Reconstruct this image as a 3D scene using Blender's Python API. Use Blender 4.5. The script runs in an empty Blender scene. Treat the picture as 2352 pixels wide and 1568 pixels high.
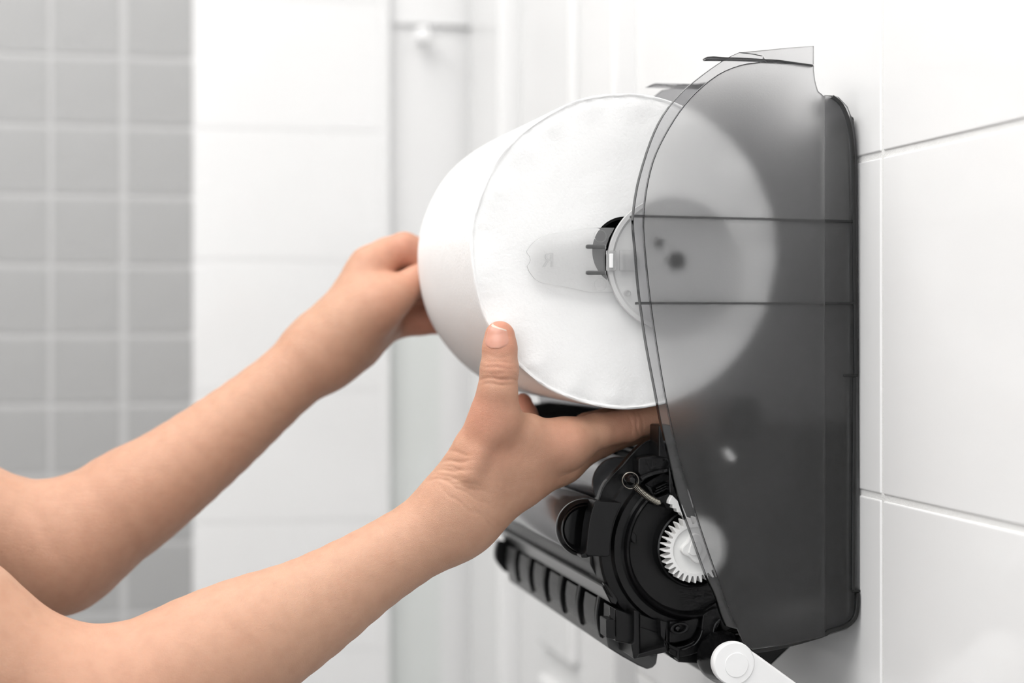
import bpy, bmesh, math, random
import numpy as np
from mathutils import Vector, Matrix

random.seed(7)
sc = bpy.context.scene
COL = sc.collection

# ------------------------------------------------------------------ camera
FPX, CX, HORIZ, VPX = 4040.0, 1176.0, 745.0, 300.0
YAW = math.atan((CX - VPX) / FPX)
CAM = Vector((0.0, 0.0, 1.30))
FWD = Vector((math.sin(YAW), math.cos(YAW), 0))
RIGHT = Vector((math.cos(YAW), -math.sin(YAW), 0))
cam_d = bpy.data.cameras.new('camera')
cam = bpy.data.objects.new('camera', cam_d)
COL.objects.link(cam)
cam.location = CAM
cam.rotation_euler = (math.pi / 2, 0, -YAW)
cam_d.sensor_width = 36.0
cam_d.lens = FPX / 2352.0 * 36.0
cam_d.shift_y = -(784.0 - HORIZ) / 2352.0
cam_d.clip_start = 0.02
cam_d.dof.use_dof = True
cam_d.dof.focus_distance = 1.065
cam_d.dof.aperture_fstop = 4.4
sc.camera = cam

# ------------------------------------------------------------------ light and exposure
sc.view_settings.view_transform = 'Standard'
sc.view_settings.look = 'None'
sc.view_settings.gamma = 1.0
sc.view_settings.use_curve_mapping = False
sc.view_settings.exposure = -0.33
sc.cycles.use_denoising = True
sc.cycles.max_bounces = 8
sc.cycles.use_adaptive_sampling = True
sc.cycles.adaptive_threshold = 0.05
sc.cycles.adaptive_min_samples = 10
sc.cycles.transmission_bounces = 8
sc.cycles.transparent_max_bounces = 8
sc.cycles.diffuse_bounces = 3
sc.cycles.sample_clamp_indirect = 6.0
world = bpy.data.worlds.new('world')
sc.world = world
world.use_nodes = True
world.node_tree.nodes['Background'].inputs[0].default_value = (0.95, 0.97, 1.0, 1)
world.node_tree.nodes['Background'].inputs[1].default_value = 1.0

def area_light(name, loc, rot, sx, sy, power, color=(1, 1, 1)):
    d = bpy.data.lights.new(name, 'AREA')
    d.shape = 'RECTANGLE'; d.size = sx; d.size_y = sy
    d.energy = power; d.color = color
    o = bpy.data.objects.new(name, d)
    COL.objects.link(o)
    o.location = loc; o.rotation_euler = rot
    return o

CEIL = 2.6
area_light('ceiling_lamp_light', (-0.55, 0.75, CEIL - 0.06), (0, 0, 0), 1.5, 2.2, 40.0, (1, 0.985, 0.965))
area_light('window_daylight', (-0.75, -0.97, 1.55), (math.pi / 2, 0, 0), 1.9, 1.5, 12.0, (0.98, 0.99, 1.0))

# ------------------------------------------------------------------ picture -> place helpers
Y0 = 1.0456            # distance of the roll's near face, along the tiled wall

def ray(px, py):
    return FWD + RIGHT * ((px - CX) / FPX) + Vector((0, 0, -(py - HORIZ) / FPX))

def W(px, py, dy=0.0):
    d = ray(px, py)
    return CAM + d * ((Y0 + dy) / d.y)

def S(px, dy=0.0):      # metres per pixel at that spot
    return (Y0 + dy) / ray(px, HORIZ).y / FPX

def on_wall(px, py, x):
    d = ray(px, py)
    return CAM + d * (x / d.x)

WALLX = W(1978, 800, -0.020).x
FARY = on_wall(1130, 800, WALLX).y
ALC = 0.016             # depth of a recess added to shade this end of the far wall

# ------------------------------------------------------------------ materials
def new_mat(name):
    m = bpy.data.materials.new(name)
    m.use_nodes = True
    nt = m.node_tree
    return m, nt, nt.nodes['Principled BSDF']

def node(nt, typ, **kw):
    n = nt.nodes.new(typ)
    for k, v in kw.items():
        setattr(n, k, v)
    return n

def set_in(n, **kw):
    for k, v in kw.items():
        n.inputs[k.replace('_', ' ')].default_value = v

def plain(name, col, rough=0.5, spec=0.5, noise=0.0, nscale=30, bump=0.0, bscale=400, metal=0.0, coat=0.0):
    m, nt, b = new_mat(name)
    b.inputs['Base Color'].default_value = (*col, 1)
    b.inputs['Roughness'].default_value = rough
    b.inputs['Specular IOR Level'].default_value = spec
    b.inputs['Metallic'].default_value = metal
    b.inputs['Coat Weight'].default_value = coat
    tc = node(nt, 'ShaderNodeTexCoord')
    if noise:
        n = node(nt, 'ShaderNodeTexNoise'); set_in(n, Scale=nscale, Detail=4.0)
        nt.links.new(tc.outputs['Object'], n.inputs['Vector'])
        mx = node(nt, 'ShaderNodeMix', data_type='RGBA')
        mx.inputs['A'].default_value = (*[c * (1 - noise) for c in col], 1)
        mx.inputs['B'].default_value = (*[min(1, c * (1 + noise)) for c in col], 1)
        nt.links.new(n.outputs['Fac'], mx.inputs['Factor'])
        nt.links.new(mx.outputs['Result'], b.inputs['Base Color'])
    if bump:
        n = node(nt, 'ShaderNodeTexNoise'); set_in(n, Scale=bscale, Detail=3.0)
        nt.links.new(tc.outputs['Object'], n.inputs['Vector'])
        bp = node(nt, 'ShaderNodeBump'); set_in(bp, Strength=bump, Distance=0.001)
        nt.links.new(n.outputs['Fac'], bp.inputs['Height'])
        nt.links.new(bp.outputs['Normal'], b.inputs['Normal'])
    return m

M = {}
M['white_tile'] = plain('white_glazed_tile', (0.86, 0.86, 0.86), 0.12, 0.45, noise=0.012, nscale=6, bump=0.03, bscale=14)
M['grout'] = plain('pale_grout', (0.80, 0.80, 0.79), 0.85, 0.2, noise=0.05, nscale=300, bump=0.4, bscale=900)
M['grey_tile'] = plain('grey_wall_tile', (0.41, 0.41, 0.41), 0.4, 0.4, noise=0.10, nscale=9)
M['far_grout'] = plain('light_grout', (0.80, 0.80, 0.80), 0.85, 0.2, noise=0.04, nscale=90)
M['grey_grout'] = plain('grey_grout', (0.54, 0.54, 0.54), 0.85, 0.2, noise=0.04, nscale=90)
M['paint'] = plain('white_paint', (0.84, 0.84, 0.84), 0.55, 0.4, noise=0.01, nscale=4)
M['gloss_paint'] = plain('white_gloss_paint', (0.86, 0.86, 0.86), 0.25, 0.5, noise=0.01, nscale=5)
M['floor'] = plain('grey_floor', (0.13, 0.13, 0.13), 0.45, 0.4, noise=0.06, nscale=5)
M['black'] = plain('black_plastic', (0.006, 0.006, 0.0064), 0.27, 0.24, noise=0.1, nscale=60, bump=0.12, bscale=2600)
M['black_gloss'] = plain('glossy_black_plastic', (0.005, 0.005, 0.0054), 0.16, 0.34, noise=0.05, nscale=40)
M['rubber'] = plain('black_roller', (0.40, 0.40, 0.41), 0.24, 0.5, noise=0.1, nscale=20, metal=0.85)
M['chute_sheen'] = plain('sheen_black_plastic', (0.05, 0.05, 0.051), 0.3, 0.6, noise=0.05, nscale=40)  # black plastic greyed for the sheen on the chute lip
M['gear_white'] = plain('white_nylon', (0.84, 0.84, 0.83), 0.4, 0.4, noise=0.02, nscale=40)
M['lever_white'] = plain('white_lever_plastic', (0.93, 0.93, 0.93), 0.35, 0.45, noise=0.01, nscale=20)
M['steel'] = plain('spring_steel', (0.34, 0.32, 0.28), 0.28, 0.5, metal=1.0, noise=0.05, nscale=200)
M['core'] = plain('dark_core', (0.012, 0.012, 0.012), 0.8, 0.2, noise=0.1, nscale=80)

def glassy(name, col, rough, ior, bump=0.0, bscale=900, dist=0.0004):
    m, nt, b = new_mat(name)
    set_in(b, Roughness=rough, IOR=ior)
    b.distribution = 'GGX'
    b.inputs['Base Color'].default_value = (*col, 1)
    b.inputs['Transmission Weight'].default_value = 1.0
    tc = node(nt, 'ShaderNodeTexCoord')
    n = node(nt, 'ShaderNodeTexNoise'); set_in(n, Scale=bscale, Detail=2.0)
    nt.links.new(tc.outputs['Object'], n.inputs['Vector'])
    bp = node(nt, 'ShaderNodeBump'); set_in(bp, Strength=bump, Distance=dist)
    nt.links.new(n.outputs['Fac'], bp.inputs['Height'])
    nt.links.new(bp.outputs['Normal'], b.inputs['Normal'])
    return m

M['smoke'] = glassy('frosted_smoke_plastic', (0.90, 0.90, 0.905), 0.48, 1.40, 0.10, 1500)
M['smoke_clear'] = glassy('clear_smoke_plastic', (0.72, 0.72, 0.73), 0.03, 1.45, 0.02, 500)
M['smoke_dark'] = glassy('thick_smoke_plastic', (0.10, 0.10, 0.105), 0.10, 1.45, 0.02, 500)
M['smoke_far'] = glassy('inner_smoke_plastic', (0.42, 0.42, 0.43), 0.12, 1.45, 0.02, 500)  # smoke tint deepened for the shade inside the housing
M['clear'] = glassy('clear_plastic', (1.0, 1.0, 1.0), 0.04, 1.46, 0.03, 300)
M['clear'].node_tree.nodes['Principled BSDF'].inputs['Transmission Weight'].default_value = 0.92  # small diffuse share stands in for reflection haze
M['milky'] = glassy('milky_clear_plastic', (0.95, 0.95, 0.95), 0.22, 1.4, 0.03, 300)
M['milky'].node_tree.nodes['Principled BSDF'].inputs['Transmission Weight'].default_value = 0.45
M['screen_glass'] = glassy('greenish_glass', (0.965, 0.985, 0.975), 0.08, 1.3, 0.0)

def pane_mat():
    m, nt, b = new_mat('shower_glass')
    t = node(nt, 'ShaderNodeBsdfTransparent'); t.inputs[0].default_value = (0.985, 0.993, 0.988, 1)
    g = node(nt, 'ShaderNodeBsdfGlossy'); g.inputs['Roughness'].default_value = 0.05
    mx = node(nt, 'ShaderNodeMixShader')
    mx.inputs[0].default_value = 0.03; nt.links.new(t.outputs[0], mx.inputs[1]); nt.links.new(g.outputs[0], mx.inputs[2])
    nt.links.new(mx.outputs[0], nt.nodes['Material Output'].inputs[0])
    nt.nodes.remove(b)
    return m
M['screen_glass'] = pane_mat()
# paper: fine fibre relief, crepe ripples round the barrel
def paper_mat():
    m, nt, b = new_mat('white_paper')
    set_in(b, Roughness=0.9)
    b.inputs['Base Color'].default_value = (0.90, 0.90, 0.895, 1)
    b.inputs['Specular IOR Level'].default_value = 0.1
    tc = node(nt, 'ShaderNodeTexCoord')
    n1 = node(nt, 'ShaderNodeTexNoise'); set_in(n1, Scale=600.0, Detail=5.0)
    n2 = node(nt, 'ShaderNodeTexNoise'); set_in(n2, Scale=22.0, Detail=4.0, Distortion=1.5)
    mp = node(nt, 'ShaderNodeMapping'); mp.inputs['Scale'].default_value = (1, 3.0, 1)
    wv = node(nt, 'ShaderNodeTexWave', bands_direction='Y'); set_in(wv, Scale=90.0, Distortion=3.0, Detail=2.0)
    nt.links.new(tc.outputs['Object'], n1.inputs['Vector'])
    nt.links.new(tc.outputs['Object'], n2.inputs['Vector'])
    nt.links.new(tc.outputs['Object'], wv.inputs['Vector'])
    a1 = node(nt, 'ShaderNodeMath', operation='MULTIPLY_ADD'); a1.inputs[1].default_value = 3.0
    nt.links.new(n2.outputs['Fac'], a1.inputs[0]); nt.links.new(n1.outputs['Fac'], a1.inputs[2])
    a2 = node(nt, 'ShaderNodeMath', operation='MULTIPLY_ADD'); a2.inputs[1].default_value = 0.35
    nt.links.new(wv.outputs['Fac'], a2.inputs[0]); nt.links.new(a1.outputs[0], a2.inputs[2])
    bp = node(nt, 'ShaderNodeBump'); set_in(bp, Strength=0.35, Distance=0.0006)
    nt.links.new(a2.outputs[0], bp.inputs['Height'])
    nt.links.new(bp.outputs['Normal'], b.inputs['Normal'])
    return m
M['paper'] = paper_mat()

def skin_mat():
    m, nt, b = new_mat('skin')
    tc = node(nt, 'ShaderNodeTexCoord')
    n1 = node(nt, 'ShaderNodeTexNoise'); set_in(n1, Scale=14.0, Detail=3.0)
    n2 = node(nt, 'ShaderNodeTexNoise'); set_in(n2, Scale=120.0, Detail=4.0)
    at = node(nt, 'ShaderNodeAttribute', attribute_name='flush')
    for n in (n1, n2):
        nt.links.new(tc.outputs['Object'], n.inputs['Vector'])
    r1 = node(nt, 'ShaderNodeMix', data_type='RGBA')
    r1.inputs['A'].default_value = (0.565, 0.345, 0.235, 1)
    r1.inputs['B'].default_value = (0.55, 0.29, 0.19, 1)
    nt.links.new(n1.outputs['Fac'], r1.inputs['Factor'])
    r2 = node(nt, 'ShaderNodeMix', data_type='RGBA')
    r2.inputs['B'].default_value = (0.60, 0.255, 0.17, 1)
    nt.links.new(at.outputs['Fac'], r2.inputs['Factor'])
    nt.links.new(r1.outputs['Result'], r2.inputs['A'])
    r3 = node(nt, 'ShaderNodeMix', data_type='RGBA', blend_type='MULTIPLY')
    r3.inputs['Factor'].default_value = 0.25
    cr = node(nt, 'ShaderNodeValToRGB')
    cr.color_ramp.elements[0].position = 0.3; cr.color_ramp.elements[0].color = (0.75, 0.68, 0.64, 1)
    cr.color_ramp.elements[1].position = 0.6; cr.color_ramp.elements[1].color = (1, 1, 1, 1)
    nt.links.new(n2.outputs['Fac'], cr.inputs['Fac'])
    nt.links.new(r2.outputs['Result'], r3.inputs['A']); nt.links.new(cr.outputs['Color'], r3.inputs['B'])
    nt.links.new(r3.outputs['Result'], b.inputs['Base Color'])
    b.inputs['Subsurface Weight'].default_value = 0.22
    b.inputs['Subsurface Radius'].default_value = (1.0, 0.35, 0.18)
    b.inputs['Subsurface Scale'].default_value = 0.004
    b.inputs['Roughness'].default_value = 0.5
    b.inputs['Specular IOR Level'].default_value = 0.4
    v = node(nt, 'ShaderNodeTexVoronoi', feature='DISTANCE_TO_EDGE'); set_in(v, Scale=1700.0)
    mp = node(nt, 'ShaderNodeMapping'); mp.inputs['Rotation'].default_value = (0, 0.6, 0); mp.inputs['Scale'].default_value = (0.55, 0.8, 1.15)
    nt.links.new(tc.outputs['Object'], mp.inputs['Vector']); nt.links.new(mp.outputs['Vector'], v.inputs['Vector'])
    n3 = node(nt, 'ShaderNodeTexNoise'); set_in(n3, Scale=420.0, Detail=3.0)
    nt.links.new(mp.outputs['Vector'], n3.inputs['Vector'])
    ad = node(nt, 'ShaderNodeMath', operation='MULTIPLY_ADD'); ad.inputs[1].default_value = 1.2
    nt.links.new(v.outputs['Distance'], ad.inputs[0]); nt.links.new(n3.outputs['Fac'], ad.inputs[2])
    bp = node(nt, 'ShaderNodeBump'); set_in(bp, Strength=0.42, Distance=0.0006)
    nt.links.new(ad.outputs[0], bp.inputs['Height'])
    nt.links.new(bp.outputs['Normal'], b.inputs['Normal'])
    return m
M['skin'] = skin_mat()
def nail_mat():
    m = plain('finger_nail', (0.58, 0.29, 0.215), 0.3, 0.45, noise=0.05, nscale=150)
    m.node_tree.nodes['Principled BSDF'].inputs['Subsurface Weight'].default_value = 0.2
    m.node_tree.nodes['Principled BSDF'].inputs['Subsurface Scale'].default_value = 0.002
    return m
M['nail'] = nail_mat()
M['nail_edge'] = plain('nail_edge', (0.60, 0.49, 0.41), 0.4, 0.4, noise=0.03, nscale=300)
M['shirt'] = plain('white_cotton', (0.78, 0.78, 0.77), 0.9, 0.1, noise=0.02, nscale=40, bump=0.3, bscale=1200)
M['trousers'] = plain('dark_cotton', (0.10, 0.11, 0.14), 0.9, 0.1, noise=0.05, nscale=40, bump=0.3, bscale=1200)
M['hair'] = plain('brown_hair', (0.10, 0.06, 0.04), 0.5, 0.4, noise=0.2, nscale=200, bump=0.5, bscale=500)
M['lamp'] = plain('lamp_diffuser', (0.9, 0.9, 0.9), 0.5)
M['lamp'].node_tree.nodes['Principled BSDF'].inputs['Emission Color'].default_value = (1, 0.985, 0.965, 1)
M['lamp'].node_tree.nodes['Principled BSDF'].inputs['Emission Strength'].default_value = 1.5

# ------------------------------------------------------------------ mesh helpers
def link(name, me, mat, parent=None, smooth=False, bevel=0.0, segs=2):
    o = bpy.data.objects.new(name, me)
    COL.objects.link(o)
    if mat is not None and not me.materials:
        me.materials.append(M[mat] if isinstance(mat, str) else mat)
    if parent is not None:
        o.parent = parent
    if smooth:
        me.polygons.foreach_set('use_smooth', [True] * len(me.polygons))
    if bevel:
        b = o.modifiers.new('bevel', 'BEVEL')
        b.width = bevel; b.segments = segs; b.limit_method = 'ANGLE'; b.angle_limit = math.radians(28)
        b.harden_normals = False
    return o

def mesh_from(verts, faces):
    me = bpy.data.meshes.new('m')
    me.from_pydata([tuple(v) for v in verts], [], faces)
    me.update()
    bm = bmesh.new(); bm.from_mesh(me)
    bmesh.ops.recalc_face_normals(bm, faces=bm.faces)
    bm.to_mesh(me); bm.free()
    return me

def poly_area(p):
    return 0.5 * sum(p[i][0] * p[(i + 1) % len(p)][1] - p[(i + 1) % len(p)][0] * p[i][1] for i in range(len(p)))

def prism_me(pts, y0, y1):
    """pts: (x,z) outline, extruded along the wall from y0 to y1"""
    if poly_area(pts) < 0:
        pts = pts[::-1]
    n = len(pts)
    v = [(x, y0, z) for x, z in pts] + [(x, y1, z) for x, z in pts]
    f = [list(range(n)), list(range(2 * n - 1, n - 1, -1))]
    f += [[i, i + n, (i + 1) % n + n, (i + 1) % n] for i in range(n)]
    return mesh_from(v, f)

def prism_px(name, pxs, d0, d1, mat, parent, bevel=0.0006, smooth=False, segs=2):
    """outline given in photo pixels on the plane d0 (relative to the roll face), solid back to d1"""
    pts = [(W(x, y, d0).x, W(x, y, d0).z) for x, y in pxs]
    return link(name, prism_me(pts, Y0 + d0, Y0 + d1), mat, parent, smooth, bevel, segs)

def box_me(x0, x1, y0, y1, z0, z1):
    v = [(x, y, z) for x in (x0, x1) for y in (y0, y1) for z in (z0, z1)]
    f = [(0, 1, 3, 2), (4, 6, 7, 5), (0, 4, 5, 1), (2, 3, 7, 6), (0, 2, 6, 4), (1, 5, 7, 3)]
    return mesh_from(v, f)

def box(name, x0, x1, y0, y1, z0, z1, mat, parent=None, bevel=0.0):
    return link(name, box_me(x0, x1, y0, y1, z0, z1), mat, parent, False, bevel)

def lathe_me(c, prof, seg=96, closed=False):
    """prof: (radius, y) pairs, turned round the y axis through c"""
    v, f = [], []
    n = len(prof)
    for i in range(seg):
        a = 2 * math.pi * i / seg
        for r, y in prof:
            v.append((c[0] + r * math.cos(a), y, c[2] + r * math.sin(a)))
    m = n if closed else n - 1
    for i in range(seg):
        j = (i + 1) % seg
        for k in range(m):
            f.append((i * n + k, i * n + (k + 1) % n, j * n + (k + 1) % n, j * n + k))
    me = mesh_from(v, f)
    bm = bmesh.new(); bm.from_mesh(me)
    bmesh.ops.remove_doubles(bm, verts=bm.verts, dist=1e-6)
    bmesh.ops.recalc_face_normals(bm, faces=bm.faces)
    bm.to_mesh(me); bm.free()
    return me

def lathe_px(name, cx, cy, d, prof, mat, parent, seg=96, bevel=0.0, smooth=True, closed=False):
    c = W(cx, cy, d); s = S(cx, d)
    o = link(name, lathe_me(c, [(r * s, Y0 + y) for r, y in prof], seg, closed), mat, parent, False, bevel)
    if smooth:
        shade_auto(o)
    return o

def shade_auto(o, ang=35):
    me = o.data
    me.polygons.foreach_set('use_smooth', [True] * len(me.polygons))
    bm = bmesh.new(); bm.from_mesh(me)
    lim = math.radians(ang)
    for e in bm.edges:
        e.smooth = not (len(e.link_faces) == 2 and e.calc_face_angle(0) > lim)
    bm.to_mesh(me); bm.free()

def tube_me(pts, rad, seg=12, cap=True):
    pts = [Vector(p) for p in pts]
    v, f = [], []
    n = len(pts)
    up = None
    for i, p in enumerate(pts):
        t = (pts[min(i + 1, n - 1)] - pts[max(i - 1, 0)]).normalized()
        if up is None:
            up = t.orthogonal().normalized()
        up = (up - t * up.dot(t)).normalized()
        q = t.cross(up)
        r = rad[i] if isinstance(rad, (list, tuple)) else rad
        for k in range(seg):
            a = 2 * math.pi * k / seg
            v.append(p + up * (r * math.cos(a)) + q * (r * math.sin(a)))
    for i in range(n - 1):
        for k in range(seg):
            f.append((i * seg + k, i * seg + (k + 1) % seg, (i + 1) * seg + (k + 1) % seg, (i + 1) * seg + k))
    if cap:
        f.append(tuple(range(seg))); f.append(tuple(range((n - 1) * seg, n * seg)))
    return mesh_from(v, f)

def empty(name, loc, label, cat, group=None):
    o = bpy.data.objects.new(name, None)
    COL.objects.link(o)
    o.empty_display_size = 0.05
    o['label'] = label; o['category'] = cat
    if group: o['group'] = group
    return o

def struct(o, label=None):
    o['kind'] = 'structure'
    if label: o['label'] = label
    return o

# ------------------------------------------------------------------ the room
XL, YB = -2.0, -1.0
struct(box('floor', XL - .1, WALLX + .1, YB - .1, FARY + .3, -0.1, 0.0, 'floor'), 'grey bathroom floor below the picture')
struct(box('ceiling', XL - .1, WALLX + .1, YB - .1, FARY + .3, CEIL, CEIL + .1, 'paint'), 'white ceiling above the picture')
struct(box('wall_left', XL - .1, XL, YB - .1, FARY + .1, 0, CEIL, 'paint'), 'plain white wall outside the picture')
# wall behind the camera with a window opening
wb = bpy.data.objects.new('wall_back', None); COL.objects.link(wb); struct(wb, 'white wall behind the viewer with a wide window')
wx0, wx1, wz0, wz1 = -1.7, 0.2, 0.8, 2.3
for (a, b_, c_, d_) in ((XL, wx0, 0, CEIL), (wx1, WALLX, 0, CEIL), (wx0, wx1, 0, wz0), (wx0, wx1, wz1, CEIL)):
    box('wall_panel', a, b_, YB - .1, YB, c_, d_, 'paint', wb)
wn = bpy.data.objects.new('window_1', None); COL.objects.link(wn); struct(wn, 'white framed window behind the viewer')
for (a, b_, c_, d_) in ((wx0, wx0 + .06, wz0, wz1), (wx1 - .06, wx1, wz0, wz1), (wx0 + .06, wx1 - .06, wz0, wz0 + .06), (wx0 + .06, wx1 - .06, wz1 - .06, wz1), ((wx0 + wx1) / 2 - .03, (wx0 + wx1) / 2 + .03, wz0 + .06, wz1 - .06)):
    box('window_frame', a, b_, YB - .08, YB - .02, c_, d_, 'gloss_paint', wn, 0.004)

# right wall: glazed tiles, 60 x 20 cm, joints recessed
wr = bpy.data.objects.new('wall_right', None); COL.objects.link(wr); struct(wr, 'wall of large glossy white tiles with pale joints')
gy = on_wall(2026, 800, WALLX).y                 # the upright joint beside the dispenser
za = on_wall(2027, 354, WALLX).z                 # the joint above
zb = on_wall(2027, 1142, WALLX).z                # and below
TH, TW, JT = za - zb, 0.6, 0.0040
DOOR0 = on_wall(1462, 800, WALLX).y
DOOR1 = on_wall(1132, 800, WALLX).y - 0.001
box('grout_bed', WALLX + 0.0008, WALLX + .1, YB, FARY, 0, CEIL, 'grout', wr)
tile_me = {}
def wall_tile(y0, y1, z0, z1):
    w, h = round(y1 - y0, 4), round(z1 - z0, 4)
    if (w, h) not in tile_me:
        tile_me[(w, h)] = box_me(0, 0.006, 0, w, 0, h)
    o = link('tile', tile_me[(w, h)], 'white_tile', wr, False, 0.0010, 3)
    o.location = (WALLX - 0.0002, y0, z0)
k0 = math.floor((0 - za) / TH)
for k in range(k0, 12):
    z0 = max(0.0, za + k * TH + JT / 2); z1 = min(CEIL, za + (k + 1) * TH - JT / 2)
    if z1 - z0 < 0.02: continue
    for j in range(-4, 1):
        y0 = max(YB, gy + j * TW + JT / 2); y1 = min(DOOR0 + 0.0, gy + (j + 1) * TW - JT / 2)
        if y1 - y0 > 0.02: wall_tile(y0, y1, z0, z1)

# far wall: small grey tiles, then a strip of white ones to the corner
wf = bpy.data.objects.new('wall_far', None); COL.objects.link(wf); struct(wf, 'far wall of small grey tiles beside a white tiled strip')
def far_x(px):
    d = ray(px, HORIZ); return d.x * FARY / d.y
XA = far_x(872)
box('grout_bed', XL, far_x(440), FARY + 0.0006, FARY + .2, 0, CEIL, 'grey_grout', wf)
box('grout_bed', far_x(440), XA, FARY + 0.0006, FARY + .2, 0, CEIL, 'far_grout', wf)
box('recess_back', XA, WALLX + .1, FARY + ALC, FARY + .2, 0, CEIL, 'gloss_paint', wf)  # set back to give the darker tone beside the white tiles
XE = far_x(442)
GP = 160 * (FARY / ray(200, HORIZ).y) / FPX
GJ = 0.0065
def far_z(py, px=210):
    d = ray(px, py); return CAM.z + d.z * FARY / d.y
gz = far_z(610)
gt = box_me(0, GP - GJ, -0.0006, 0.004, 0, GP - GJ)
for i in range(10):
    for k in range(-15, 16):
        z0 = gz + k * GP + GJ / 2
        if z0 < 0.0 or z0 + GP > CEIL: continue
        x0 = XE - (i + 1) * GP + (GJ if i == 0 else GJ / 2) - 0.012 + 0.012
        o = link('grey_tile', gt, 'grey_tile', wf, False, 0.0005, 1)
        o.location = (x0, FARY, z0)
zt = far_z(285); TH2 = far_z(285) - far_z(592)
wt = box_me(0, XA - XE - 0.002, -0.0006, 0.004, 0, TH2 - 0.0018)
for k in range(-10, 10):
    z0 = zt + k * TH2
    if z0 < 0 or z0 + TH2 > CEIL: continue
    o = link('white_tile', wt, 'white_tile', wf, False, 0.0005, 2)
    o.location = (XE + 0.002, FARY, z0)

# door with raised panel and casing on the right wall
dr = bpy.data.objects.new('door_1', None); COL.objects.link(dr); struct(dr, 'white door with raised panels and casing beyond the dispenser')
def wy(px): return on_wall(px, 800, WALLX).y
box('casing', WALLX - 0.022, WALLX + 0.01, DOOR0, wy(1400), 0, 2.12, 'gloss_paint', dr, 0.004)
box('casing', WALLX - 0.030, WALLX + 0.01, wy(1205), DOOR1, 0, 2.12, 'gloss_paint', dr, 0.006)
box('casing', WALLX - 0.022, WALLX + 0.01, wy(1400), wy(1205), 2.03, 2.12, 'gloss_paint', dr, 0.004)
box('door_leaf', WALLX - 0.006, WALLX + 0.01, wy(1398), wy(1207), 0.0, 2.03, 'gloss_paint', dr, 0.002)
zp = on_wall(1300, 1545, WALLX).z
for z0, z1 in ((0.16, zp - 0.012), (zp + 0.0, 1.92)):
    box('raised_panel', WALLX - 0.016, WALLX - 0.004, wy(1345), wy(1265), z0 + 0.02, z1, 'gloss_paint', dr, 0.006)

# lining of the recess added for shade, tinted shower screen, shelf and hook in it
tr = box('trim_1', XA - 0.0005, XA + 0.012, FARY - 0.003, FARY + ALC, 0, CEIL, 'gloss_paint')
struct(tr, 'white edge strip where the tiled strip meets the added shading recess')
def at_y(px, py, y):
    d = ray(px, py); return CAM + d * (y / d.y)
ss = empty('shower_screen', (0, 0, 0), 'pale green glass shower screen in the far corner beside the white tiles', 'shower screen')
ys = FARY + 0.004
g0, g1 = at_y(876, 600, ys), at_y(1012, 560, ys)
box('glass_pane', XA + 0.013, g1.x, ys, ys + 0.006, 0.05, at_y(950, 560, ys).z, 'screen_glass', ss, 0.001)
box('bottom_profile', XA + 0.013, g1.x, ys - .005, ys + 0.011, 0.0, 0.05, 'gloss_paint', ss, 0.003)

sh = empty('pale_form', (0, 0, 0), 'white rounded shelf added high up in the far corner', 'form')  # rounded white piece added for an unidentified pale curve
ysh = FARY + ALC - 0.008
e0, e1 = at_y(925, 52, ysh), at_y(1125, 62, ysh)
outl = [(e1.x + 0.012, FARY + ALC - 0.001), (e1.x + 0.012, ysh)]
for i in range(13):
    a = math.pi / 2 * i / 12
    outl.append((e0.x + 0.03 - 0.05 * math.sin(a), FARY + ALC - 0.001 - 0.007 * math.cos(a)))
sv = [(x, y, e1.z) for x, y in outl] + [(x, y, e1.z + 0.04) for x, y in outl]
nn = len(outl)
link('form_board', mesh_from(sv, [list(range(nn)), list(range(nn, 2 * nn))] + [[i, (i + 1) % nn, (i + 1) % nn + nn, i + nn] for i in range(nn)]), 'gloss_paint', sh, False, 0.004)
pk = at_y(972, 82, FARY + ALC - 0.0276)
hk = empty('lamp_glint', (0, 0, 0), 'small round white hook under the shelf in the far corner, for a lamp reflection', 'glint')  # round bead stands in for a lamp's reflection
def lathe_at(name, c, prof, mat, parent, seg=32):
    o = link(name, lathe_me((0, 0, 0), prof, seg), mat, parent)
    shade_auto(o); o.location = c
    return o
lathe_at('glint_bead', pk, [(0, -0.010), (0.008, -0.008), (0.0115, -0.003), (0.010, 0.003), (0.005, 0.005), (0, 0.005)], 'lever_white', hk)
lathe_at('stem', pk, [(0.004, 0.004), (0.004, 0.024), (0.008, 0.026), (0.008, 0.0275), (0, 0.0275)], 'lever_white', hk)

# ceiling lamp
cl = empty('ceiling_lamp', (0, 0, 0), 'long flat white ceiling lamp above the dispenser', 'lamp')
box('frame', -1.33, 0.23, -0.39, 1.89, CEIL - 0.045, CEIL - 0.001, 'gloss_paint', cl, 0.004)
box('diffuser', -1.30, 0.20, -0.35, 1.85, CEIL - 0.052, CEIL - 0.046, 'lamp', cl)

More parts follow.
